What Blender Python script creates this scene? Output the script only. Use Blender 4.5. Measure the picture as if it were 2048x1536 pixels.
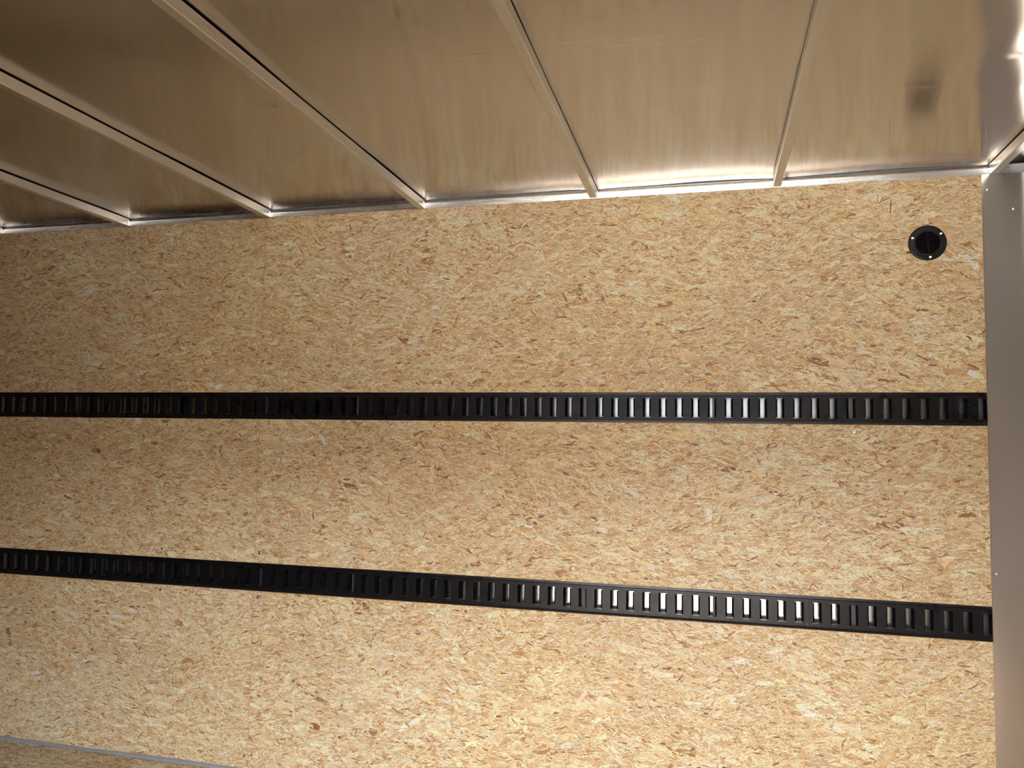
import bpy, bmesh, math, random
import numpy as np
from mathutils import Vector, Matrix

for o in list(bpy.data.objects):
    bpy.data.objects.remove(o)
scene = bpy.context.scene
C = scene.collection
RNG = np.random.default_rng(7)
random.seed(7)
ZF = 1.244                      # fitted heights are relative to the lens; the floor becomes z = 0

# ------------------------------------------------------------------ camera
F_PX = 1574.8
M = np.array([[0.9695, 0.2446, 0.0136], [-0.0025, 0.0655, -0.9978], [-0.245, 0.9674, 0.0641]])
U, _, Vt = np.linalg.svd(M)
M = U @ Vt
cam_d = bpy.data.cameras.new('camera')
cam = bpy.data.objects.new('camera', cam_d)
C.objects.link(cam)
rot = Matrix((M[0], -M[1], -M[2])).transposed()
cam.matrix_world = Matrix.Translation((-0.0031, -2.5576, ZF - 0.0414)) @ rot.to_4x4()
cam_d.sensor_width = 36.0
cam_d.lens = F_PX / 2048 * 36.0
cam_d.clip_start = 0.02
scene.camera = cam

# ------------------------------------------------------------------ light and exposure
SKY_STRENGTH, SUN_STRENGTH, EXPOSURE = 2.9, 3.6, 3.42
world = bpy.data.worlds.new('sky')
scene.world = world
world.use_nodes = True
bg = world.node_tree.nodes['Background']
bg.inputs['Color'].default_value = (0.94, 0.96, 1.0, 1)
bg.inputs['Strength'].default_value = SKY_STRENGTH
sun_d = bpy.data.lights.new('sun', 'SUN')
sun_d.energy = SUN_STRENGTH
sun_d.angle = math.radians(0.6)
sun_d.color = (1.0, 0.95, 0.87)
sun = bpy.data.objects.new('sun', sun_d)
C.objects.link(sun)
sun.rotation_euler = Vector((-0.50, -0.12, -0.85)).to_track_quat('-Z', 'Y').to_euler()
sun.location = (3, 1, 6)

DOOR_X0, DOOR_X1, DOOR_TOP, WALL_Y = -0.95, 0.60, 1.80, -2.82
por_d = bpy.data.lights.new('doorway_portal', 'AREA')
por_d.shape = 'RECTANGLE'
por_d.size, por_d.size_y = DOOR_X1 - DOOR_X0, DOOR_TOP
por_d.cycles.is_portal = True
por = bpy.data.objects.new('doorway_portal', por_d)
C.objects.link(por)
por.location = ((DOOR_X0 + DOOR_X1) / 2, WALL_Y - 0.06, DOOR_TOP / 2)
por.rotation_euler = (math.radians(90), 0, 0)

vs = scene.view_settings
vs.view_transform = 'Standard'
vs.look = 'None'
vs.exposure = EXPOSURE
vs.gamma = 1.0
vs.use_curve_mapping = False
cy = scene.cycles
cy.use_denoising = True
cy.max_bounces = 7
cy.diffuse_bounces = 4
cy.glossy_bounces = 5
cy.use_adaptive_sampling = True
cy.adaptive_threshold = 0.04
cy.adaptive_min_samples = 24
cy.caustics_reflective = False
cy.caustics_refractive = False
cy.sample_clamp_indirect = 8.0
cy.blur_glossy = 0.0


# ------------------------------------------------------------------ materials
def lin(c):
    return tuple(((v / 255) / 12.92 if v / 255 <= 0.04045 else ((v / 255 + 0.055) / 1.055) ** 2.4) for v in c)


def new_mat(name):
    m = bpy.data.materials.new(name)
    m.use_nodes = True
    nt = m.node_tree
    return m, nt, nt.nodes['Principled BSDF']


def node(nt, kind, **kw):
    n = nt.nodes.new(kind)
    for k, v in kw.items():
        setattr(n, k, v)
    return n


def math_node(nt, op, a, b=None, c=None, clamp=False):
    n = nt.nodes.new('ShaderNodeMath')
    n.operation = op
    n.use_clamp = clamp
    for i, v in enumerate((a, b, c)):
        if v is None:
            continue
        if isinstance(v, (int, float)):
            n.inputs[i].default_value = v
        else:
            nt.links.new(v, n.inputs[i])
    return n.outputs[0]


def noise(nt, vec, scale, detail=2.0, rough=0.5, dist=0.0):
    n = nt.nodes.new('ShaderNodeTexNoise')
    n.inputs['Scale'].default_value = scale
    n.inputs['Detail'].default_value = detail
    n.inputs['Roughness'].default_value = rough
    n.inputs['Distortion'].default_value = dist
    if vec is not None:
        nt.links.new(vec, n.inputs['Vector'])
    return n.outputs['Fac']


def mapping(nt, vec, scale=(1, 1, 1), rotz=(0, 0, 0)):
    n = nt.nodes.new('ShaderNodeMapping')
    n.inputs['Scale'].default_value = scale
    n.inputs['Rotation'].default_value = rotz
    nt.links.new(vec, n.inputs['Vector'])
    return n.outputs['Vector']


def bump(nt, bsdf, height, strength, dist):
    b = nt.nodes.new('ShaderNodeBump')
    b.inputs['Strength'].default_value = strength
    b.inputs['Distance'].default_value = dist
    nt.links.new(height, b.inputs['Height'])
    nt.links.new(b.outputs['Normal'], bsdf.inputs['Normal'])


def map_range(nt, v, a, b, c, d):
    n = nt.nodes.new('ShaderNodeMapRange')
    n.inputs[1].default_value, n.inputs[2].default_value = a, b
    n.inputs[3].default_value, n.inputs[4].default_value = c, d
    nt.links.new(v, n.inputs[0])
    return n.outputs[0]


def mix_col(nt, fac, a, b, blend='MIX'):
    n = nt.nodes.new('ShaderNodeMix')
    n.data_type = 'RGBA'
    n.blend_type = blend
    for s, v in ((n.inputs[0], fac), (n.inputs[6], a), (n.inputs[7], b)):
        if isinstance(v, (int, float)):
            s.default_value = v
        elif isinstance(v, tuple):
            s.default_value = (*v, 1)
        else:
            nt.links.new(v, s)
    return n.outputs[2]


def mat_strand():
    """wood strands of oriented strand board: colour per strand, grain along it, edges darkened for resin and painted edge shadow"""
    m, nt, b = new_mat('wood_strand')
    col = node(nt, 'ShaderNodeAttribute', attribute_name='strand_colour').outputs['Color']
    hw = node(nt, 'ShaderNodeAttribute', attribute_name='half_width').outputs['Fac']
    uv = node(nt, 'ShaderNodeUVMap', uv_map='strand').outputs['UV']
    sep = node(nt, 'ShaderNodeSeparateXYZ')
    nt.links.new(uv, sep.inputs[0])
    t = math_node(nt, 'ABSOLUTE', sep.outputs['Y'])
    geo = node(nt, 'ShaderNodeNewGeometry').outputs['Position']
    wob = noise(nt, geo, 300.0, 2.0)
    gap = math_node(nt, 'SUBTRACT', hw, t)
    gap = math_node(nt, 'ADD', gap, math_node(nt, 'MULTIPLY', math_node(nt, 'SUBTRACT', wob, 0.5), 0.0022))
    edge = map_range(nt, gap, -0.0002, 0.0010, 1.0, 0.0)  # edge band carries resin tone and painted shadow between strands
    grain = noise(nt, mapping(nt, uv, (45, 1500, 1)), 1.0, 3.0, 0.6)
    g = map_range(nt, grain, 0.25, 0.75, 0.74, 1.20)
    broad = map_range(nt, noise(nt, mapping(nt, geo, (230, 230, 560)), 1.0, 3.0, 0.7, 0.6), 0.3, 0.7, 0.74, 1.17)
    cc = mix_col(nt, 1.0, col, (1, 1, 1), 'MULTIPLY')
    comb = node(nt, 'ShaderNodeVectorMath', operation='SCALE')
    nt.links.new(cc, comb.inputs[0])
    nt.links.new(math_node(nt, 'MULTIPLY', g, broad), comb.inputs['Scale'])
    dark = mix_col(nt, 1.0, comb.outputs[0], lin((168, 128, 88)), 'MULTIPLY')
    out = mix_col(nt, math_node(nt, 'MULTIPLY', edge, 0.58), comb.outputs[0], dark)
    nt.links.new(out, b.inputs['Base Color'])
    b.inputs['Roughness'].default_value = 0.5
    b.inputs['Specular IOR Level'].default_value = 0.45
    bump(nt, b, grain, 0.25, 0.0006)
    return m


def mat_board(name, tint=1.0):
    """oriented strand board where single strands are not resolved"""
    m, nt, b = new_mat(name)
    pos = node(nt, 'ShaderNodeNewGeometry').outputs['Position']
    a = noise(nt, mapping(nt, pos, (28, 28, 110)), 1.0, 4.0, 0.65, 1.2)
    c = noise(nt, mapping(nt, pos, (120, 120, 260), (0, 0.5, 0)), 1.0, 3.0, 0.6, 0.8)
    r = node(nt, 'ShaderNodeValToRGB')
    e = r.color_ramp.elements
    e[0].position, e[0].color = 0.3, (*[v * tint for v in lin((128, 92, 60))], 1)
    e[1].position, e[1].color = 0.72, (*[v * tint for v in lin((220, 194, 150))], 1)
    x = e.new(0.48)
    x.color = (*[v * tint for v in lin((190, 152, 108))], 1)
    nt.links.new(math_node(nt, 'ADD', math_node(nt, 'MULTIPLY', a, 0.6), math_node(nt, 'MULTIPLY', c, 0.4)), r.inputs[0])
    nt.links.new(r.outputs[0], b.inputs['Base Color'])
    b.inputs['Roughness'].default_value = 0.6
    bump(nt, b, c, 0.3, 0.001)
    return m


def mat_metal(name, col, rough, aniso=0.0, aniso_rot=0.0, streak=None, streak_amt=0.0, spots=0.0, tangent_axis=None, relief=0.03):
    m, nt, b = new_mat(name)
    b.inputs['Metallic'].default_value = 1.0
    b.inputs['Base Color'].default_value = (*col, 1)
    b.inputs['Roughness'].default_value = rough
    b.inputs['Anisotropic'].default_value = aniso
    b.inputs['Anisotropic Rotation'].default_value = aniso_rot
    pos = node(nt, 'ShaderNodeNewGeometry').outputs['Position']
    if tangent_axis:
        cx = node(nt, 'ShaderNodeCombineXYZ')
        for i, v in enumerate(tangent_axis):
            cx.inputs[i].default_value = v
        nt.links.new(cx.outputs[0], b.inputs['Tangent'])
    if streak:
        n = noise(nt, mapping(nt, pos, streak), 1.0, 4.0, 0.6)
        nt.links.new(map_range(nt, n, 0.25, 0.75, rough * (1 - streak_amt), rough * (1 + streak_amt)), b.inputs['Roughness'])
        if relief:
            bump(nt, b, n, relief, 0.0003)
    if spots:
        n2 = noise(nt, pos, 90.0, 4.0, 0.7)
        f = map_range(nt, n2, 0.62, 0.72, 0.0, spots)
        nt.links.new(mix_col(nt, f, tuple(col), tuple(v * 0.35 for v in col)), b.inputs['Base Color'])
    return m


def mat_plain(name, col, rough=0.5, scale=60.0, amt=0.08, spec=0.5, rel=0.05):
    m, nt, b = new_mat(name)
    pos = node(nt, 'ShaderNodeNewGeometry').outputs['Position']
    n = noise(nt, pos, scale, 3.0, 0.6)
    f = map_range(nt, n, 0.25, 0.75, 0.0, 1.0)
    nt.links.new(mix_col(nt, f, tuple(v * (1 - amt) for v in col), tuple(min(1, v * (1 + amt)) for v in col)), b.inputs['Base Color'])
    nt.links.new(map_range(nt, n, 0.3, 0.7, rough * 0.85, rough * 1.15), b.inputs['Roughness'])
    b.inputs['Specular IOR Level'].default_value = spec
    bump(nt, b, n, rel, 0.001)
    return m


def mat_roof():
    """mill-rolled aluminium: rolling lines smear reflections one way only"""
    m, nt, b = new_mat('roof_aluminium')
    b.inputs['Metallic'].default_value = 1.0
    b.inputs['Base Color'].default_value = (0.625, 0.605, 0.585, 1)
    b.inputs['Roughness'].default_value = 0.085
    geo = node(nt, 'ShaderNodeNewGeometry')
    n2 = noise(nt, mapping(nt, geo.outputs['Position'], (70.0, 1.5, 0.0)), 1.0, 3.0, 0.6)
    sx = math_node(nt, 'MULTIPLY', math_node(nt, 'SUBTRACT', n2, 0.5), 0.006)
    cx = node(nt, 'ShaderNodeCombineXYZ')
    nt.links.new(sx, cx.inputs[0])
    add = node(nt, 'ShaderNodeVectorMath', operation='ADD')
    nt.links.new(geo.outputs['Normal'], add.inputs[0])
    nt.links.new(cx.outputs[0], add.inputs[1])
    nrm = node(nt, 'ShaderNodeVectorMath', operation='NORMALIZE')
    nt.links.new(add.outputs[0], nrm.inputs[0])
    nt.links.new(nrm.outputs[0], b.inputs['Normal'])
    nt.links.new(map_range(nt, n2, 0.25, 0.75, 0.125, 0.155), b.inputs['Roughness'])
    b.inputs['Anisotropic'].default_value = 1.0
    tg = node(nt, 'ShaderNodeCombineXYZ')
    tg.inputs[1].default_value = 1.0
    nt.links.new(tg.outputs[0], b.inputs['Tangent'])
    return m


MAT = {
    'strand': mat_strand(),
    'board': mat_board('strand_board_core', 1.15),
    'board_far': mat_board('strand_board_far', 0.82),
    'roof': mat_roof(),
    'bow': mat_metal('bow_aluminium', (0.66, 0.65, 0.63), 0.33, streak=(160.0, 4.0, 160.0), streak_amt=0.2, spots=0.10),
    'rail': mat_metal('rail_aluminium', (0.82, 0.82, 0.81), 0.26, streak=(5.0, 160.0, 160.0), streak_amt=0.25, spots=0.6),
    'panel': mat_metal('panel_aluminium', (0.64, 0.615, 0.58), 0.29),
    'scratch': mat_metal('scratched_aluminium', (0.85, 0.82, 0.77), 0.5),
    'skin': mat_metal('skin_aluminium', (0.84, 0.83, 0.82), 0.21),
    'stud': mat_metal('galvanised_stud', (0.075, 0.075, 0.08), 0.55, spots=0.4),
    'screw': mat_metal('zinc_screw', (0.44, 0.47, 0.50), 0.28),
    'screw_shade': mat_metal('zinc_recess_shade', (0.12, 0.12, 0.13), 0.5),
    'weld': mat_metal('weld_bead', (0.85, 0.85, 0.85), 0.18),
    'black_paint': mat_plain('black_enamel', (0.0040, 0.0045, 0.0062), 0.30, 25.0, 0.25, 0.30),
    'black_plastic': mat_plain('black_plastic', (0.0035, 0.0038, 0.0058), 0.42, 200.0, 0.2, 0.25),
    'black_void': mat_plain('dark_cavity', (0.003, 0.003, 0.004), 0.9, 50.0, 0.1, 0.1),
    'gap_shade': mat_plain('gap_shade_black', (0.006, 0.006, 0.006), 0.95, 300.0, 0.2, 0.1),
    'caulk': mat_plain('grey_caulk', lin((150, 152, 156)), 0.55, 40.0, 0.06),
    'concrete': mat_plain('concrete', lin((150, 147, 142)), 0.9, 3.0, 0.1, 0.2),
    'added_trailer_grey': mat_plain('added_trailer_paint', (0.22, 0.22, 0.22), 0.5, 4.0, 0.05),
    'added_dark_fence': mat_plain('added_fence_paint', (0.03, 0.03, 0.034), 0.8, 4.0, 0.1, 0.1),
    'white_paint': mat_plain('white_enamel', (0.75, 0.75, 0.74), 0.35, 10.0, 0.03),
    'pocket': mat_plain('crown_print', (0.02, 0.02, 0.02), 0.5),
}


# ------------------------------------------------------------------ helpers
def tag(o, label=None, cat=None, group=None, kind=None):
    for k, v in (('label', label), ('category', cat), ('group', group), ('kind', kind)):
        if v:
            o[k] = v
    return o


def link(o, parent=None):
    C.objects.link(o)
    if parent is not None:
        o.parent = parent
    return o


def obj(name, bm, mat, parent=None, loc=None, smooth=False):
    me = bpy.data.meshes.new(name)
    bmesh.ops.recalc_face_normals(bm, faces=bm.faces[:])
    bm.to_mesh(me)
    bm.free()
    me.materials.append(MAT[mat])
    if smooth:
        for p in me.polygons:
            p.use_smooth = True
    o = bpy.data.objects.new(name, me)
    if loc is not None:
        o.location = loc
    return link(o, parent)


def share(src, parent, loc, rot=None, scale=None):
    o = src.copy()
    o.location = loc
    if rot is not None:
        o.rotation_euler = rot
    if scale is not None:
        o.scale = scale
    return link(o, parent)


def box(bm, x0, x1, y0, y1, z0, z1, bevel=0.0, segs=1):
    r = bmesh.ops.create_cube(bm, size=1.0)
    for v in r['verts']:
        v.co = Vector(((x0 + x1) / 2 + v.co.x * (x1 - x0), (y0 + y1) / 2 + v.co.y * (y1 - y0), (z0 + z1) / 2 + v.co.z * (z1 - z0)))
    if bevel:
        es = list({e for v in r['verts'] for e in v.link_edges})
        bmesh.ops.bevel(bm, geom=es, offset=bevel, segments=segs, affect='EDGES')


def extrude_profile(bm, prof, axis, a, b):
    """closed profile swept along x ('x': prof=(y,z)) or y ('y': prof=(x,z)) or z ('z': prof=(x,y))"""
    def pt(p, t):
        return {'x': (t, p[0], p[1]), 'y': (p[0], t, p[1]), 'z': (p[0], p[1], t)}[axis]
    A = [bm.verts.new(pt(p, a)) for p in prof]
    B = [bm.verts.new(pt(p, b)) for p in prof]
    n = len(prof)
    for i in range(n):
        bm.faces.new((A[i], A[(i + 1) % n], B[(i + 1) % n], B[i]))
    bm.faces.new(A[::-1])
    bm.faces.new(B)


def lathe(bm, prof, segs, cx=0.0, cz=0.0, y0=0.0):
    """profile (r, y) turned about the y axis"""
    rings = []
    for r, y in prof:
        if r < 1e-6:
            rings.append([bm.verts.new((cx, y0 + y, cz))])
        else:
            rings.append([bm.verts.new((cx + r * math.cos(2 * math.pi * k / segs), y0 + y, cz + r * math.sin(2 * math.pi * k / segs))) for k in range(segs)])
    for A, B in zip(rings, rings[1:]):
        for k in range(segs):
            q = (k + 1) % segs
            vs_ = []
            for v in (A[k % len(A)], A[q % len(A)], B[q % len(B)], B[k % len(B)]):
                if v not in vs_:
                    vs_.append(v)
            if len(vs_) > 2:
                bm.faces.new(vs_)


# ------------------------------------------------------------------ the setting
X_LEFT, X_RIGHT = -4.6, 1.55
SEAM_X, END_X = -1.5985, 0.7755
Z_OSB = ZF + 0.7458
Z_SHEET = ZF + 0.7745 + 0.0025
UP_T, UP_B = ZF + 0.0985, ZF + 0.004
LO_T, LO_B = ZF - 0.5159, ZF - 0.6128
SKIN_Y = 0.041

# back wall: bare aluminium skin behind, studs, strand board panels in front
bm = bmesh.new()
box(bm, X_LEFT, 0.86, SKIN_Y, SKIN_Y + 0.001, -0.05, Z_SHEET)
wall_back = tag(obj('wall_back', bm, 'skin'), 'strand board side wall with two rows of black slotted rails', None, None, 'structure')

STUDS = [0.4147, 0.0133, -0.3965, -0.8000, -1.2075, -1.5850, -1.985, -2.391, -2.798, -3.204, -3.61, -4.02]
for sx in STUDS:
    bm = bmesh.new()
    w = 0.0125
    prof = [(sx - w, SKIN_Y), (sx - w, 0.011), (sx + w, 0.011), (sx + w, SKIN_Y), (sx + w - 0.0016, SKIN_Y), (sx + w - 0.0016, 0.0126), (sx - w + 0.0016, 0.0126), (sx - w + 0.0016, SKIN_Y)]
    extrude_profile(bm, prof, 'z', 0.0, Z_OSB)
    obj('stud', bm, 'stud', wall_back)

# strand palette: wood colours; the browns also paint the crevice lines
PAL = np.array([lin(c) for c in [(245, 228, 190), (239, 214, 168), (229, 197, 144), (180, 133, 84), (156, 105, 70), (84, 56, 40), (249, 240, 218)]])
PAL_P = np.array([0.22, 0.36, 0.21, 0.10, 0.06, 0.015, 0.035])


def lowfreq(x, z, seed):
    r = np.random.default_rng(seed)
    s = np.zeros_like(x)
    for k in range(14):
        fx, fz = r.normal(0, 9), r.normal(0, 14)
        s += np.sin(fx * x + fz * z + r.uniform(0, 6.28))
    return s / math.sqrt(14)


def strands(name, parent, x0, x1, z0, z1, seed, to_world, dens=1.0, tone=1.0, hole=None):
    """thousands of pressed wood strands on a board face; board coordinates (a, b), h = height above the face"""
    r = np.random.default_rng(seed)
    area = (x1 - x0) * (z1 - z0)
    V, UVs, HW, COL, F = [], [], [], [], []
    base = 0
    #        count/m2  length          width             height above face   angle  curve  sections  palette weights
    kinds = [
        (700, (0.028, 0.100), (0.008, 0.026), (0.00003, 0.00045), 0.30, 0.12, 4, (0.30, 0.38, 0.20, 0.04, 0.02, 0.0, 0.06)),
        (12500, (0.012, 0.043), (0.0025, 0.0072), (0.0001, 0.00060), 0.36, 0.16, 4, (0.36, 0.36, 0.17, 0.035, 0.02, 0.0, 0.055)),
        (15000, (0.007, 0.030), (0.0008, 0.0026), (0.0003, 0.00072), 0.48, 0.30, 3, (0.46, 0.30, 0.13, 0.025, 0.005, 0.0, 0.08)),
        (36000, (0.003, 0.018), (0.0004, 0.0011), (0.0004, 0.00078), 0.55, 0.45, 3, (0.0, 0.0, 0.16, 0.40, 0.36, 0.08, 0.0)),  # thin dark lines: crevice shade between strands put into colour
        (170, (0.003, 0.020), (0.0012, 0.0038), (0.0006, 0.00080), 0.60, 0.35, 3, (0.0, 0.0, 0.0, 0.15, 0.35, 0.50, 0.0)),
        (90, (0.012, 0.050), (0.0030, 0.0080), (0.0005, 0.00080), 0.50, 0.2, 4, (0.1, 0.0, 0.0, 0.35, 0.35, 0.0, 0.20)),
    ]
    for ki, (cnt, LR, WR, HR, sg, cv, ns, pw) in enumerate(kinds):
        n = int(cnt * area * dens)
        ca = r.uniform(x0, x1, n)
        cb = r.uniform(z0, z1, n)
        # quiet flat patches and busy patches
        busy = lowfreq(ca, cb, seed + 5)
        keep = r.uniform(size=n) < (np.clip(0.66 + 0.34 * busy, 0.15, 1) if ki in (2, 3) else np.ones(n))
        if hole is not None:
            keep &= np.hypot(ca - hole[0], cb - hole[1]) > hole[2]
        ca, cb = ca[keep], cb[keep]
        n = len(ca)
        L = LR[0] + (LR[1] - LR[0]) * r.beta(1.3, 2.6, n)
        W = WR[0] + (WR[1] - WR[0]) * r.beta(1.2, 2.6, n)
        if hole is not None:
            near = np.hypot(ca - hole[0], cb - hole[1]) - hole[2] + 0.012
            L = np.minimum(L, np.maximum(near, 0.004))
            W = np.minimum(W, L)
        ang = r.normal(0, sg, n) + 0.16 * lowfreq(ca, cb, seed + 9)
        odd = r.uniform(size=n) < 0.10
        ang[odd] = r.uniform(-1.57, 1.57, odd.sum())
        H = r.uniform(HR[0], HR[1], n)
        curve = r.normal(0, cv, n) * L * 0.5
        p = np.array(pw)
        ci = r.choice(len(PAL), n, p=p / p.sum())
        col = PAL[ci] * (1 + r.normal(0, 0.125 if ki < 3 else 0.08, (n, 1))) * (1 + r.normal(0, 0.012, (n, 3)))
        col *= (1 + 0.05 * lowfreq(ca, cb, seed + 3))[:, None] * tone
        warm = lowfreq(ca * 0.35, cb * 0.25, 77)[:, None]
        col *= 1 - np.array([[0.0, 0.025, 0.075]]) * warm
        s = np.linspace(-0.5, 0.5, ns)
        S = s[None, :] * L[:, None]
        S = S + r.normal(0, 0.06, (n, ns)) * L[:, None] / ns
        bend = curve[:, None] * (4 * s[None, :] ** 2 - 0.5)
        taper = np.ones(ns)
        taper[0] = taper[-1] = 0.75 if ki == 0 else 0.5
        vert_v, vert_uv = [], []
        for sgn in (-1, 1):
            T = sgn * W[:, None] * 0.5 * taper[None, :] * (1 + r.normal(0, 0.22, (n, ns)))
            Sj = S + r.normal(0, 0.10, (n, ns)) * L[:, None] / ns
            B = bend + T
            ca_, sa_ = np.cos(ang)[:, None], np.sin(ang)[:, None]
            a = ca[:, None] + Sj * ca_ - B * sa_
            b = cb[:, None] + Sj * sa_ + B * ca_
            a = np.clip(a, x0 + 0.0004, x1 - 0.0004)
            b = np.clip(b, z0 + 0.0004, z1 - 0.0004)
            h = H[:, None] + sgn * r.normal(0, 0.00006, (n, 1))
            h = np.clip(h, 0.00003, 0.0009) + 0 * a
            vert_v.append(np.stack([a, b, h], -1))
            vert_uv.append(np.stack([Sj, np.broadcast_to(sgn * W[:, None] * 0.5, Sj.shape)], -1))
        P = np.concatenate(vert_v, 1)
        Q = np.concatenate(vert_uv, 1)
        idx = base + np.arange(n)[:, None] * (2 * ns)
        for k in range(ns - 1):
            F.append(np.concatenate([idx + k, idx + k + 1, idx + ns + k + 1, idx + ns + k], 1))
            UVs.append(Q[:, [k, k + 1, ns + k + 1, ns + k], :].reshape(-1, 2))
            HW.append(W * 0.5 if ki in (0, 1, 5) else W * 0.5 + 0.002)
            COL.append(col)
        V.append(P.reshape(-1, 3))
        base += n * 2 * ns
    V = np.concatenate(V)
    F = np.concatenate(F)
    UVs = np.concatenate(UVs)
    HW = np.concatenate(HW)
    COL = np.clip(np.concatenate(COL), 0.01, 0.9)
    W3 = to_world(V)
    me = bpy.data.meshes.new(name)
    me.vertices.add(len(W3))
    me.vertices.foreach_set('co', W3.astype(np.float32).ravel())
    me.loops.add(F.size)
    me.loops.foreach_set('vertex_index', F.astype(np.int32).ravel())
    me.polygons.add(len(F))
    me.polygons.foreach_set('loop_start', (np.arange(len(F)) * 4).astype(np.int32))
    me.update(calc_edges=True)
    uvl = me.uv_layers.new(name='strand')
    uvl.data.foreach_set('uv', UVs.astype(np.float32).ravel())
    at = me.attributes.new('half_width', 'FLOAT', 'FACE')
    at.data.foreach_set('value', HW.astype(np.float32))
    ac = me.attributes.new('strand_colour', 'FLOAT_COLOR', 'FACE')
    ac.data.foreach_set('color', np.concatenate([COL, np.ones((len(COL), 1))], 1).astype(np.float32).ravel())
    me.materials.append(MAT['strand'])
    o = bpy.data.objects.new(name, me)
    link(o, parent)
    tag(o, 'pressed wood strands of the board face', None, None, 'stuff')
    return o


def to_wall(V):
    return np.stack([V[:, 0], -V[:, 2], V[:, 1]], 1)


def to_floor(V):
    return np.stack([V[:, 0], V[:, 1], V[:, 2]], 1)


panels = {}
GAP = 0.0003
rows = [('top', UP_T + 0.0015, Z_OSB), ('mid', LO_T + 0.0015, UP_B - 0.0015), ('low', 0.0, LO_B - 0.0015)]
cols = [('left', -4.0376, SEAM_X - GAP), ('right', SEAM_X + GAP, END_X + 0.02)]
vis_left = -3.15
seed = 11
for rn, z0, z1 in rows:
    for cn, x0, x1 in cols:
        bm = bmesh.new()
        if (rn, cn) == ('top', 'right'):
            # the board is bored through behind the vent
            cx, cz, rr = 0.6262, ZF + 0.548, 0.036
            N = 32
            outer = []
            for k in range(N):
                t = 2 * math.pi * k / N
                c, s = math.cos(t), math.sin(t)
                q = min((x1 - cx) / c if c > 1e-9 else (x0 - cx) / c if c < -1e-9 else 1e9,
                        (z1 - cz) / s if s > 1e-9 else (z0 - cz) / s if s < -1e-9 else 1e9)
                outer.append((cx + c * q, cz + s * q))
            corners = [(x0, z0), (x1, z0), (x1, z1), (x0, z1)]
            for y in (0.0, 0.0095):
                I = [bm.verts.new((cx + rr * math.cos(2 * math.pi * k / N), y, cz + rr * math.sin(2 * math.pi * k / N))) for k in range(N)]
                O = [bm.verts.new((p[0], y, p[1])) for p in outer]
                for k in range(N):
                    j = (k + 1) % N
                    a0 = math.atan2(outer[k][1] - cz, outer[k][0] - cx) % (2 * math.pi)
                    a1 = math.atan2(outer[j][1] - cz, outer[j][0] - cx) % (2 * math.pi)
                    if a1 < a0 - 1e-9:
                        a1 += 2 * math.pi
                    mid = None
                    for c in corners:
                        ac = math.atan2(c[1] - cz, c[0] - cx) % (2 * math.pi)
                        if a0 + 1e-6 < ac < a1 - 1e-6:
                            mid = bm.verts.new((c[0], y, c[1]))
                    bm.faces.new([I[k], O[k]] + ([mid] if mid else []) + [O[j], I[j]])
        else:
            box(bm, x0, x1, 0.0, 0.0095, z0, z1)
        tone_lab = {'top': 'strand board panel above the upper rail', 'mid': 'strand board panel between the two rails', 'low': 'strand board panel below the lower rail'}[rn]
        o = obj('strand_board', bm, 'board', wall_back)
        tag(o, tone_lab + (' left of the seam' if cn == 'left' else ' right of the seam'))
        panels[rn, cn] = o
        sx0, sx1 = max(x0, vis_left), min(x1, END_X - 0.0006)
        st = strands('wood_strands', o, sx0, sx1, z0, z1, seed, to_wall, hole=(0.6262, ZF + 0.548, 0.044) if (rn, cn) == ('top', 'right') else None)
        seed += 20

# aluminium end panel: flat strip beside the boards, then a rounded bend into the nose wall
bm = bmesh.new()
path = [(x, -0.0020) for x in (END_X, 0.790, 0.812, 0.834, 0.856, 0.868, 0.873)]
R, ang_end = 0.07, math.radians(58)
for k in range(1, 13):
    t = ang_end * k / 12
    path.append((0.873 + R * math.sin(t), -0.0020 - R * (1 - math.cos(t))))
ex, ey = path[-1]
path.append((ex + 0.62 * math.cos(ang_end), ey - 0.62 * math.sin(ang_end)))
path.append((X_RIGHT - 0.02, -1.0))
path.append((X_RIGHT - 0.02, WALL_Y))
nz = 90
zs = [Z_OSB * k / nz for k in range(nz + 1)]
rngp = random.Random(4)
grid = []
for i, (x, y) in enumerate(path):
    colv = []
    for z in zs:
        dy = 0.0
        if 0 < i < len(path) - 2:
            dy = 0.0006 * math.sin(3.1 * z + 0.5) + 0.0004 * math.sin(7.3 * z + 1.0 + 4 * x)
        # dimple round the rivet at lower height
        d2 = ((x - 0.80) ** 2 + (z - (ZF - 0.42)) ** 2)
        colv.append(bm.verts.new((x, y - dy * 0.7, z)))
    grid.append(colv)
for i in range(len(grid) - 1):
    for k in range(nz):
        bm.faces.new((grid[i][k], grid[i + 1][k], grid[i + 1][k + 1], grid[i][k + 1]))
wr = obj('wall_right', bm, 'panel', smooth=True)
bm = bmesh.new()
box(bm, END_X - 0.0004, END_X + 0.0004, -0.0022, 0.0, 0.0, Z_OSB)
obj('sheared_edge', bm, 'weld', wr)
tag(wr, 'bare aluminium end panel with a rounded bend at the nose', None, None, 'structure')

# rivets on the aluminium panel
bm = bmesh.new()
lathe(bm, [(0.0, -0.0034), (0.0022, -0.0030), (0.0042, -0.0016), (0.0050, 0.0)], 14)
riv = obj('rivet', bm, 'weld', wr, (0.788, -0.0024, ZF + 0.6993), smooth=True)
for x, z in [(0.7873, ZF - 0.4211), (0.8560, ZF + 0.6377), (0.7880, ZF - 1.05)]:
    share(riv, wr, (x, -0.0030, z))

# floor
bm = bmesh.new()
box(bm, X_LEFT, X_RIGHT, WALL_Y - 0.06, 0.05, -0.02, 0.0)
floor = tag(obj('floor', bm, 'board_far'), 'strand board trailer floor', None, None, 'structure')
strands('wood_strands', floor, -3.15, -1.1, -0.75, 0.0, 901, to_floor, 0.9)

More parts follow.
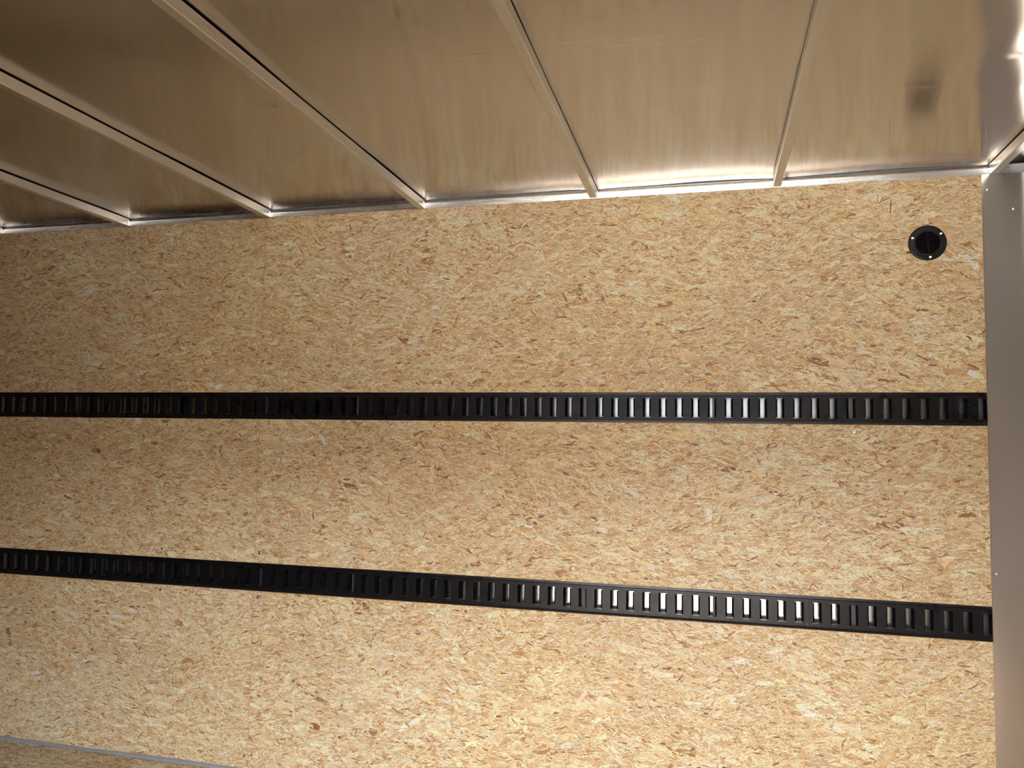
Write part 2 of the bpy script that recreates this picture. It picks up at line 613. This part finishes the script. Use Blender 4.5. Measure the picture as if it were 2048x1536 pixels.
# caulk bead where wall and floor meet
bm = bmesh.new()
prof = [(0.004, 0.0), (-0.0125, 0.0008), (-0.0105, 0.0045), (-0.0060, 0.0085), (-0.0016, 0.0105), (0.004, 0.0110)]
n = 120
ringp = None
for k in range(n + 1):
    x = -4.0 + (END_X + 4.0) * k / n
    wob = 1 + 0.10 * math.sin(x * 9) + 0.06 * math.sin(x * 23 + 1)
    ring = [bm.verts.new((x, p[0] * wob if p[0] < 0 else p[0], p[1] * (wob if p[1] > 0.002 else 1))) for p in prof]
    if ringp:
        for i in range(len(prof) - 1):
            bm.faces.new((ringp[i], ringp[i + 1], ring[i + 1], ring[i]))
    ringp = ring
tag(obj('baseboard_back', bm, 'caulk', smooth=True), 'grey caulk bead between strand board wall and floor', None, None, 'structure')

# opposite wall with the open doorway the daylight comes through
bm = bmesh.new()
y0, y1 = WALL_Y - 0.05, WALL_Y
box(bm, X_LEFT, DOOR_X0, y0, y1, 0.0, Z_SHEET)
box(bm, DOOR_X1, X_RIGHT, y0, y1, 0.0, Z_SHEET)
box(bm, DOOR_X0, DOOR_X1, y0, y1, DOOR_TOP, Z_SHEET)
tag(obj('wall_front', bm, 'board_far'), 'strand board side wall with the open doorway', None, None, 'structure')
bm = bmesh.new()
box(bm, DOOR_X0 - 0.03, DOOR_X0, y0 - 0.012, y1 + 0.008, 0.0, DOOR_TOP + 0.03)
box(bm, DOOR_X1, DOOR_X1 + 0.03, y0 - 0.012, y1 + 0.008, 0.0, DOOR_TOP + 0.03)
box(bm, DOOR_X0, DOOR_X1, y0 - 0.012, y1 + 0.008, DOOR_TOP, DOOR_TOP + 0.03)
tag(obj('trim_1', bm, 'bow'), 'aluminium frame of the open doorway', None, None, 'structure')
bm = bmesh.new()
box(bm, X_LEFT - 0.03, X_LEFT, WALL_Y, 0.05, 0.0, Z_SHEET)
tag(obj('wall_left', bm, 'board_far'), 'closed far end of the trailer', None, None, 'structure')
bm = bmesh.new()
box(bm, -40, 40, -40, 20, -0.60, -0.55)
tag(obj('ground', bm, 'concrete'), 'pale concrete yard outside the trailer', None, None, 'structure')

bm = bmesh.new()
box(bm, 2.35, 4.8, -12.0, -3.9, -0.15, 2.15, 0.05, 2)  # added unseen body; shades the yard and dims the wall's left side
for wy in (-6.2, -7.1):
    box(bm, 2.4, 2.6, wy - 0.36, wy + 0.36, -0.55, 0.16, 0.12, 3)
    box(bm, 4.5, 4.7, wy - 0.36, wy + 0.36, -0.55, 0.16, 0.12, 3)
tag(obj('added_shade_trailer', bm, 'added_trailer_grey'), 'unseen grey trailer added outside the doorway to shade yard and wall', None, None, 'structure')
bm = bmesh.new()
box(bm, -30, 30, -16.5, -16.2, -0.55, 4.8)  # added unseen dark screen; blocks low sky and greys the upper slots
for k in range(21):
    box(bm, -30 + 3 * k - 0.08, -30 + 3 * k + 0.08, -16.2, -16.05, -0.55, 4.9)
tag(obj('added_dark_fence', bm, 'added_dark_fence'), 'unseen dark fence added across the yard to darken the slot reflections', None, None, 'structure')

# ------------------------------------------------------------------ ceiling sheet
BOWS = [0.8080, 0.1990, -0.3800, -0.9895, -1.5935, -2.2075, -2.817, -3.4266, -4.036]
DENTS = [  # centre x, y, radius x, radius y, depth, tilt
]


def cam_ray(px, py, z):
    d = M.T @ np.array([(px - 1024) / F_PX, (py - 768) / F_PX, 1.0])
    c = np.array([-0.0031, -2.5576, ZF - 0.0414])
    t = (z - c[2]) / d[2]
    return c + t * d


def sheet_height(X, Y):
    rs = np.random.default_rng(21)
    H = np.zeros_like(X)
    # oil-canning: long shallow waves, mostly across the sheet
    for k in range(18):
        lx = rs.uniform(0.14, 0.6)
        ly = rs.uniform(0.35, 1.6)
        H += rs.normal(0, 1) * lx * 0.00040 * np.sin(2 * math.pi * X / lx + 2 * math.pi * Y / ly * rs.choice([-1, 1]) + rs.uniform(0, 6.28))
    for k in range(10):
        lx = rs.uniform(0.03, 0.09)
        ly = rs.uniform(0.25, 0.7)
        H += rs.normal(0, 1) * lx * 0.00016 * np.sin(2 * math.pi * X / lx + 2 * math.pi * Y / ly * rs.choice([-1, 1]) + rs.uniform(0, 6.28))
    # pillowing: the sheet is held down at each bow and lifts between them
    bows = np.array(sorted(BOWS))
    i = np.clip(np.searchsorted(bows, X), 1, len(bows) - 1)
    u = np.clip((X - bows[i - 1]) / (bows[i] - bows[i - 1]), 0, 1)
    d = np.minimum(u, 1 - u) * 0.6
    H += 0.0030 * (1 - np.exp(-d / 0.045))
    # the sheet is pinched where each bow meets the roof rail
    for bx in BOWS:
        q = ((X - bx - 0.022) / 0.006) ** 2 + (np.clip(-Y, 0, None) / 0.035) ** 2
        H -= 0.0016 * np.exp(-q)
    e = np.clip((Y + 0.022) / 0.022, 0, 1)
    H -= 0.0022 * e ** 2
    # dents
    def dent(px, py, rx, ry, depth, rot=0.0):
        c = cam_ray(px, py, Z_SHEET)
        a, b = X - c[0], Y - c[1]
        ca, sa = math.cos(rot), math.sin(rot)
        q = ((a * ca + b * sa) / rx) ** 2 + ((-a * sa + b * ca) / ry) ** 2
        return depth * np.exp(-q)
    H += dent(1843, 173, 0.030, 0.008, 0.0007, 0.2)
    H += dent(1966, 213, 0.030, 0.008, 0.0007, 0.2)
    H += dent(1950, 190, 0.06, 0.12, 0.0016)
    H += dent(2044, 70, 0.07, 0.10, -0.0020, 0.3)
    H += dent(2036, 112, 0.020, 0.010, 0.0010)
    H += dent(2036, 178, 0.014, 0.008, -0.0006)
    return H


def grid_mesh(name, xs, ys, mat):
    X, Y = np.meshgrid(xs, ys)
    Z = Z_SHEET + sheet_height(X, Y)
    nx, ny = len(xs), len(ys)
    V = np.stack([X, Y, Z], -1).reshape(-1, 3)
    i = (np.arange(ny - 1)[:, None] * nx + np.arange(nx - 1)[None, :]).ravel()
    F = np.stack([i, i + nx, i + nx + 1, i + 1], 1)
    me = bpy.data.meshes.new(name)
    me.vertices.add(len(V))
    me.vertices.foreach_set('co', V.astype(np.float32).ravel())
    me.loops.add(F.size)
    me.loops.foreach_set('vertex_index', F.astype(np.int32).ravel())
    me.polygons.add(len(F))
    me.polygons.foreach_set('loop_start', (np.arange(len(F)) * 4).astype(np.int32))
    me.polygons.foreach_set('use_smooth', np.ones(len(F), bool))
    me.update(calc_edges=True)
    me.materials.append(MAT[mat])
    return link(bpy.data.objects.new(name, me))


xs = np.concatenate([np.linspace(X_LEFT, -2.9, 60, endpoint=False), np.linspace(-2.9, 1.15, 620, endpoint=False), np.linspace(1.15, X_RIGHT, 12)])
ys = np.concatenate([np.linspace(WALL_Y, -2.0, 30, endpoint=False), np.linspace(-2.0, -0.07, 200, endpoint=False), np.linspace(-0.07, 0.0, 30)])
ceiling = grid_mesh('ceiling', xs, ys, 'roof')
tag(ceiling, 'bare aluminium roof sheet reflecting the wall', None, None, 'structure')
# outer roof so that no sky leaks in along the edges
bm = bmesh.new()
box(bm, X_LEFT - 0.05, X_RIGHT + 0.05, WALL_Y - 0.06, 0.06, Z_SHEET + 0.03, Z_SHEET + 0.05)
obj('roof_cover', bm, 'white_paint', ceiling)
bm = bmesh.new()
box(bm, X_RIGHT, X_RIGHT + 0.02, WALL_Y, 0.05, 0.0, Z_SHEET + 0.04)
obj('nose_shell', bm, 'white_paint', wr)
bm = bmesh.new()
box(bm, X_LEFT, X_RIGHT, SKIN_Y + 0.001, SKIN_Y + 0.004, -0.05, Z_SHEET + 0.04)
obj('outer_skin', bm, 'white_paint', wall_back)

# fine scratches in the sheet
bm = bmesh.new()
for (ax, ay), (bx2, by2) in [((1068, 87), (1240, 80)), ((1235, 82), (1345, 70)), ((1180, 90), (1348, 88)), ((1362, 190), (1442, 176)), ((890, 118), (976, 108)), ((1300, 223), (1330, 221)), ((1372, 84), (1402, 80))]:
    pts = []
    for k in range(13):
        c = cam_ray(ax + (bx2 - ax) * k / 12, ay + (by2 - ay) * k / 12 + 1.2 * math.sin(k * 0.5), Z_SHEET + 0.002)
        z = Z_SHEET + float(sheet_height(np.array([c[0]]), np.array([c[1]]))[0]) - 0.0004
        hw = 0.0005 * math.sin(math.pi * (k + 0.4) / 12.8)
        pts.append([bm.verts.new((c[0], c[1] - hw, z)), bm.verts.new((c[0], c[1] + hw, z))])
    for p, q in zip(pts, pts[1:]):
        bm.faces.new((p[0], q[0], q[1], p[1]))
obj('scratch', bm, 'scratch', ceiling)

# roof rail along the top of the wall: lower face, then a set-back lip
bm = bmesh.new()
za, zb, zc = Z_OSB - 0.0005, Z_OSB + 0.0185, Z_OSB + 0.0280
prof = [(0.030, za), (-0.0005, za), (-0.0040, zb - 0.001), (-0.0032, zb), (0.0030, zc - 0.0005), (0.0030, zc), (0.030, zc)]
n = 200
prev = None
for k in range(n + 1):
    x = X_LEFT + (0.8484 - X_LEFT) * k / n
    ring = [bm.verts.new((x, p[0], p[1])) for p in prof]
    if prev:
        for i in range(len(prof)):
            j = (i + 1) % len(prof)
            bm.faces.new((prev[i], prev[j], ring[j], ring[i]))
    prev = ring
bm.faces.new(prev)
tag(obj('trim_2', bm, 'rail'), 'aluminium roof rail along the top of the strand board', None, None, 'structure')
# nose continuation of the rail, following the bent panel
bm = bmesh.new()
prev = None
for (x, y) in path[9:]:
    ring = [bm.verts.new(v) for v in ((x, y - 0.003, za + 0.004), (x, y - 0.003, zc), (x + 0.01, y + 0.004, zc), (x + 0.01, y + 0.004, za + 0.004))]
    if prev:
        for i in range(4):
            j = (i + 1) % 4
            bm.faces.new((prev[i], prev[j], ring[j], ring[i]))
    prev = ring
tag(obj('trim_3', bm, 'rail'), 'aluminium roof rail along the bent nose panel', None, None, 'structure')

# ------------------------------------------------------------------ roof bows
bow_labels = [
    'aluminium roof bow in the corner over the bare end panel, cut by the right edge',
    'aluminium roof bow between the dented roof bay and the rail highlight, leaning right',
    'steepest left-leaning aluminium roof bow, just above the lone bright screw',
    'long aluminium roof bow running from the top left to the middle of the wall',
    'aluminium roof bow meeting the wall at the strand board seam',
    'leftmost full aluminium roof bow, just left of the one at the board seam',
    'aluminium roof bow end peeking in at the far left edge',
]
for k, bx in enumerate(BOWS[:7]):
    e = bpy.data.objects.new('roof_bow', None)
    e.location = (bx, 0.0, Z_OSB)
    link(e)
    tag(e, bow_labels[k], 'roof bow', 'aluminium roof bows')
    # tube body, hat-shaped with a small foot lip on one side
    w, h = 0.0127, 0.0280
    bm = bmesh.new()
    y_end, y_far = -0.0046, WALL_Y
    r = 0.0018
    prof = [(-w + r, 0.0005), (w - r, 0.0005), (w, 0.0005 + r), (w, h), (-w, h), (-w, 0.0005 + r)]
    extrude_profile(bm, prof, 'y', y_end, y_far)
    bow = obj('bow_tube', bm, 'bow', e)
    # black strip put in as the shadow gap between bow and roof sheet
    bm = bmesh.new()
    box(bm, -w + 0.0025, w - 0.0025, y_far, -0.03, h, h + 0.0040)
    obj('gap_shade_strip', bm, 'gap_shade', e)
    # weld bead tying the bow to the rail
    bm = bmesh.new()
    prev = None
    for i in range(9):
        z = 0.001 + 0.024 * i / 8
        rr = 0.0026 + 0.0008 * math.sin(i * 2.4 + k)
        ring = [bm.verts.new((w + rr * math.cos(t), -0.0035 + rr * math.sin(t), z)) for t in [2 * math.pi * q / 8 for q in range(8)]]
        if prev:
            for q in range(8):
                bm.faces.new((prev[q], prev[(q + 1) % 8], ring[(q + 1) % 8], ring[q]))
        else:
            bm.faces.new(ring)
        prev = ring
    bm.faces.new(prev)
    obj('weld_bead', bm, 'weld', e, smooth=True)

# ------------------------------------------------------------------ slotted tie-down rails
PITCH = 0.0508
SW, SH = 0.0250, 0.0620          # slot opening in the face
FACE_Y = -0.0010


def rim_mesh():
    """folded-back lips of one slot: side lips that close in towards the back, plain ends"""
    bm = bmesh.new()
    d, inn = 0.0115, 0.0056
    for s in (-1, 1):
        xo, xi = s * SW / 2, s * (SW / 2 - inn)
        z0, z1 = -SH / 2 + 0.0030, SH / 2 - 0.0030
        y0 = FACE_Y + 0.0006
        a = [(xo, y0, z0 - 0.002), (xo, y0, z1 + 0.002), (xi, y0 + d, z1), (xi, y0 + d, z0)]
        t = s * 0.0016
        b = [(x + t, y + 0.0004, z) for x, y, z in a]
        A = [bm.verts.new(p) for p in a]
        B = [bm.verts.new(p) for p in b]
        bm.faces.new(A)
        bm.faces.new(B[::-1])
        for i in range(4):
            j = (i + 1) % 4
            bm.faces.new((A[j], A[i], B[i], B[j]))
    return bm


rim_src = None


def tie_rail(x0, x1, slots, zc, hh, label):
    global rim_src
    zt, zb_ = hh, -hh
    bm = bmesh.new()
    fl = 0.0078
    def quad(a, b, c, d):
        bm.faces.new([bm.verts.new(p) for p in (a, b, c, d)])
    def face(xa, xb, za_, zb2):
        quad((xa, FACE_Y, za_), (xb, FACE_Y, za_), (xb, FACE_Y, zb2), (xa, FACE_Y, zb2))
    ft, fb = zt - fl, zb_ + fl
    st, sb = SH / 2, -SH / 2
    edges = [x0]
    for n in slots:
        c = n * PITCH
        edges += [c - SW / 2, c + SW / 2]
    edges.append(x1)
    edges = [min(max(v, x0), x1) for v in edges]
    for i in range(len(edges) - 1):
        a, b = edges[i], edges[i + 1]
        if b - a < 1e-6:
            continue
        face(a, b, st, ft)
        face(a, b, fb, sb)
        if i % 2 == 0:
            face(a, b, sb, st)
        # rounded shoulders running back into the board cut-out
        for sg, f_, o_ in ((1, ft, zt), (-1, fb, zb_)):
            p = [(FACE_Y, f_), (FACE_Y + 0.0004, f_ + sg * 0.0004), (FACE_Y + 0.0026, f_ + sg * 0.0010), (FACE_Y + 0.0030, f_ + sg * 0.0014), (FACE_Y + 0.0046, o_)]
            for (ya, z1_), (yb, z2_) in zip(p, p[1:]):
                quad((a, ya, z1_), (b, ya, z1_), (b, yb, z2_), (a, yb, z2_))
    bmesh.ops.remove_doubles(bm, verts=bm.verts[:], dist=1e-6)
    bmesh.ops.recalc_face_normals(bm, faces=bm.faces[:])
    # make the face normals point into the room
    if sum(f.normal.y for f in bm.faces) > 0:
        bmesh.ops.reverse_faces(bm, faces=bm.faces[:])
    me = bpy.data.meshes.new('tie_down_rail')
    bm.to_mesh(me)
    bm.free()
    me.materials.append(MAT['black_paint'])
    o = bpy.data.objects.new('tie_down_rail', me)
    o.location = (0, 0, zc)
    link(o)
    sm = o.modifiers.new('steel_thickness', 'SOLIDIFY')
    sm.thickness = 0.0022
    sm.offset = -1.0
    tag(o, label, 'tie-down rail', 'black slotted tie-down rails')
    for n in slots:
        if rim_src is None:
            rim_src = obj('slot_rim', rim_mesh(), 'black_paint', o, (n * PITCH, 0, 0))
        else:
            share(rim_src, o, (n * PITCH, 0, 0))
    return o


up_c, up_h = (UP_T + UP_B) / 2, (UP_T - UP_B) / 2
lo_c, lo_h = (LO_T + LO_B) / 2, (LO_T - LO_B) / 2
J1, J2 = -6.52 * PITCH, 5.42 * PITCH
tie_rail(J1 + 0.0004, END_X, list(range(-6, 16)), up_c, up_h, 'right section of the upper black slotted rail, ending at the aluminium panel')
tie_rail(-67.5 * PITCH, J1 - 0.0004, list(range(-66, -6)), up_c, up_h, 'long left section of the upper black slotted rail')
tie_rail(J2 + 0.0004, END_X, list(range(6, 16)), lo_c, lo_h, 'short right section of the lower black slotted rail beside the aluminium panel')
tie_rail(-67.5 * PITCH, J2 - 0.0004, list(range(-66, 6)), lo_c, lo_h, 'long left section of the lower black slotted rail with bright slots')

# ------------------------------------------------------------------ screws in the boards
bm = bmesh.new()
lathe(bm, [(0.0, -0.0004), (0.0012, -0.0004), (0.0016, -0.0018), (0.0040, -0.0020), (0.0052, -0.0014), (0.0055, 0.0006)], 16)
screw_src = None
recess_src = None
SCREWS = {
    ('top', 'left'): [(-1.610, 0.7057), (-1.6048, 0.1359), (-1.985, 0.690), (-1.985, 0.134), (-2.391, 0.690), (-2.391, 0.134)],
    ('top', 'right'): [(-1.5851, 0.7044), (-1.2142, 0.6871), (-0.8029, 0.6904), (-0.3948, 0.6887), (0.0108, 0.6904), (0.4052, 0.6893),
                       (-1.5815, 0.1330), (-1.2044, 0.1348), (-0.8019, 0.1302), (-0.3956, 0.1324), (0.0138, 0.1280), (0.4150, 0.1285)],
    ('mid', 'left'): [(-1.611, -0.0246), (-1.985, -0.0225), (-2.391, -0.0225), (-1.985, -0.4830), (-2.391, -0.4830)],
    ('mid', 'right'): [(-1.5815, -0.0243), (-1.2058, -0.0204), (-0.7956, -0.0194), (-0.3977, -0.0182), (0.0133, -0.0214), (0.4145, -0.0181),
                       (-1.5790, -0.4806), (-1.2079, -0.4794), (-0.7979, -0.4832), (-0.3958, -0.4793), (0.0120, -0.4828), (0.4152, -0.4903)],
    ('low', 'left'): [(-1.985, -0.6330), (-2.391, -0.6330), (-1.611, -1.190)],
    ('low', 'right'): [(-1.5792, -0.6330), (-1.2091, -0.6337), (-0.7987, -0.6318), (-0.3882, -0.6295), (0.0115, -0.6428), (0.4146, -0.6335), (-1.583, -1.185)],
}
rr = random.Random(3)
for key, pts in SCREWS.items():
    for x, z in pts:
        # every screw sits a little crooked, so some heads catch the doorway
        rot = (rr.gauss(0, 0.10), 0.0, rr.gauss(0, 0.10))
        if screw_src is None:
            screw_src = obj('screw', bm, 'screw', panels[key], (x, -0.0009, ZF + z), smooth=True)
            screw_src.data.materials.append(MAT['screw_shade'])
            for pl in screw_src.data.polygons:
                if math.hypot(pl.center.x, pl.center.z) < 0.0017:
                    pl.material_index = 1  # shade of the drive recess put into a darker zinc colour
            screw_src.rotation_euler = rot
        else:
            share(screw_src, panels[key], (x, -0.0009, ZF + z), rot)

# ------------------------------------------------------------------ round vent
vent = bpy.data.objects.new('round_vent', None)
vent.location = (0.6262, 0.0, ZF + 0.548)
vent.rotation_euler = (0, math.radians(-3.5), 0)
link(vent)
tag(vent, 'round black plastic vent cover with louvres near the top right corner', 'vent')
bm = bmesh.new()
lathe(bm, [(0.0335, 0.004), (0.0335, -0.0062), (0.0342, -0.0068), (0.0362, -0.0068), (0.0370, -0.0060), (0.0374, -0.0048), (0.0490, -0.0040), (0.0515, -0.0030), (0.0532, -0.0008), (0.0532, 0.0), (0.0335, 0.004)], 56)
obj('flange', bm, 'black_plastic', vent, smooth=False)
bm = bmesh.new()
lathe(bm, [(0.0, 0.0065), (0.0352, 0.0065), (0.0352, 0.0085), (0.0, 0.0085)], 40)
obj('hollow_shade_disc', bm, 'black_void', vent)  # black disc put in for the shade of the hollow behind the louvres
for i in range(8):
    z = -0.0290 + 0.0290 * 2 * i / 7
    half = math.sqrt(max(0.0342 ** 2 - z ** 2, 0.0001)) - 0.0002
    bm = bmesh.new()
    prof = [(-0.0058, z - 0.0012), (-0.0048, z - 0.0022), (0.0030, z + 0.0012), (0.0024, z + 0.0026)]
    extrude_profile(bm, prof, 'x', -half, half)
    obj('louvre', bm, 'black_plastic', vent)
bm = bmesh.new()
box(bm, -0.0013, 0.0013, -0.0060, 0.0, -0.0338, 0.0338, 0.0004)
obj('centre_bar', bm, 'black_plastic', vent)
bm = bmesh.new()
lathe(bm, [(0.0, -0.0012), (0.0010, -0.0014), (0.0014, -0.0028), (0.0030, -0.0026), (0.0042, -0.0012), (0.0044, 0.0)], 16)
vs_ = obj('vent_screw', bm, 'weld', vent, (0.0440 * math.cos(2.72), -0.0040, 0.0440 * math.sin(2.72)), smooth=True)
for a in (0.56, -1.50):
    share(vs_, vent, (0.0440 * math.cos(a), -0.0040, 0.0440 * math.sin(a)))
bm = bmesh.new()
box(bm, -0.0575, -0.045, -0.0022, -0.0009, -0.0265, -0.0235, 0.0005)
obj('tab', bm, 'black_plastic', vent)

bpy.context.view_layer.update()
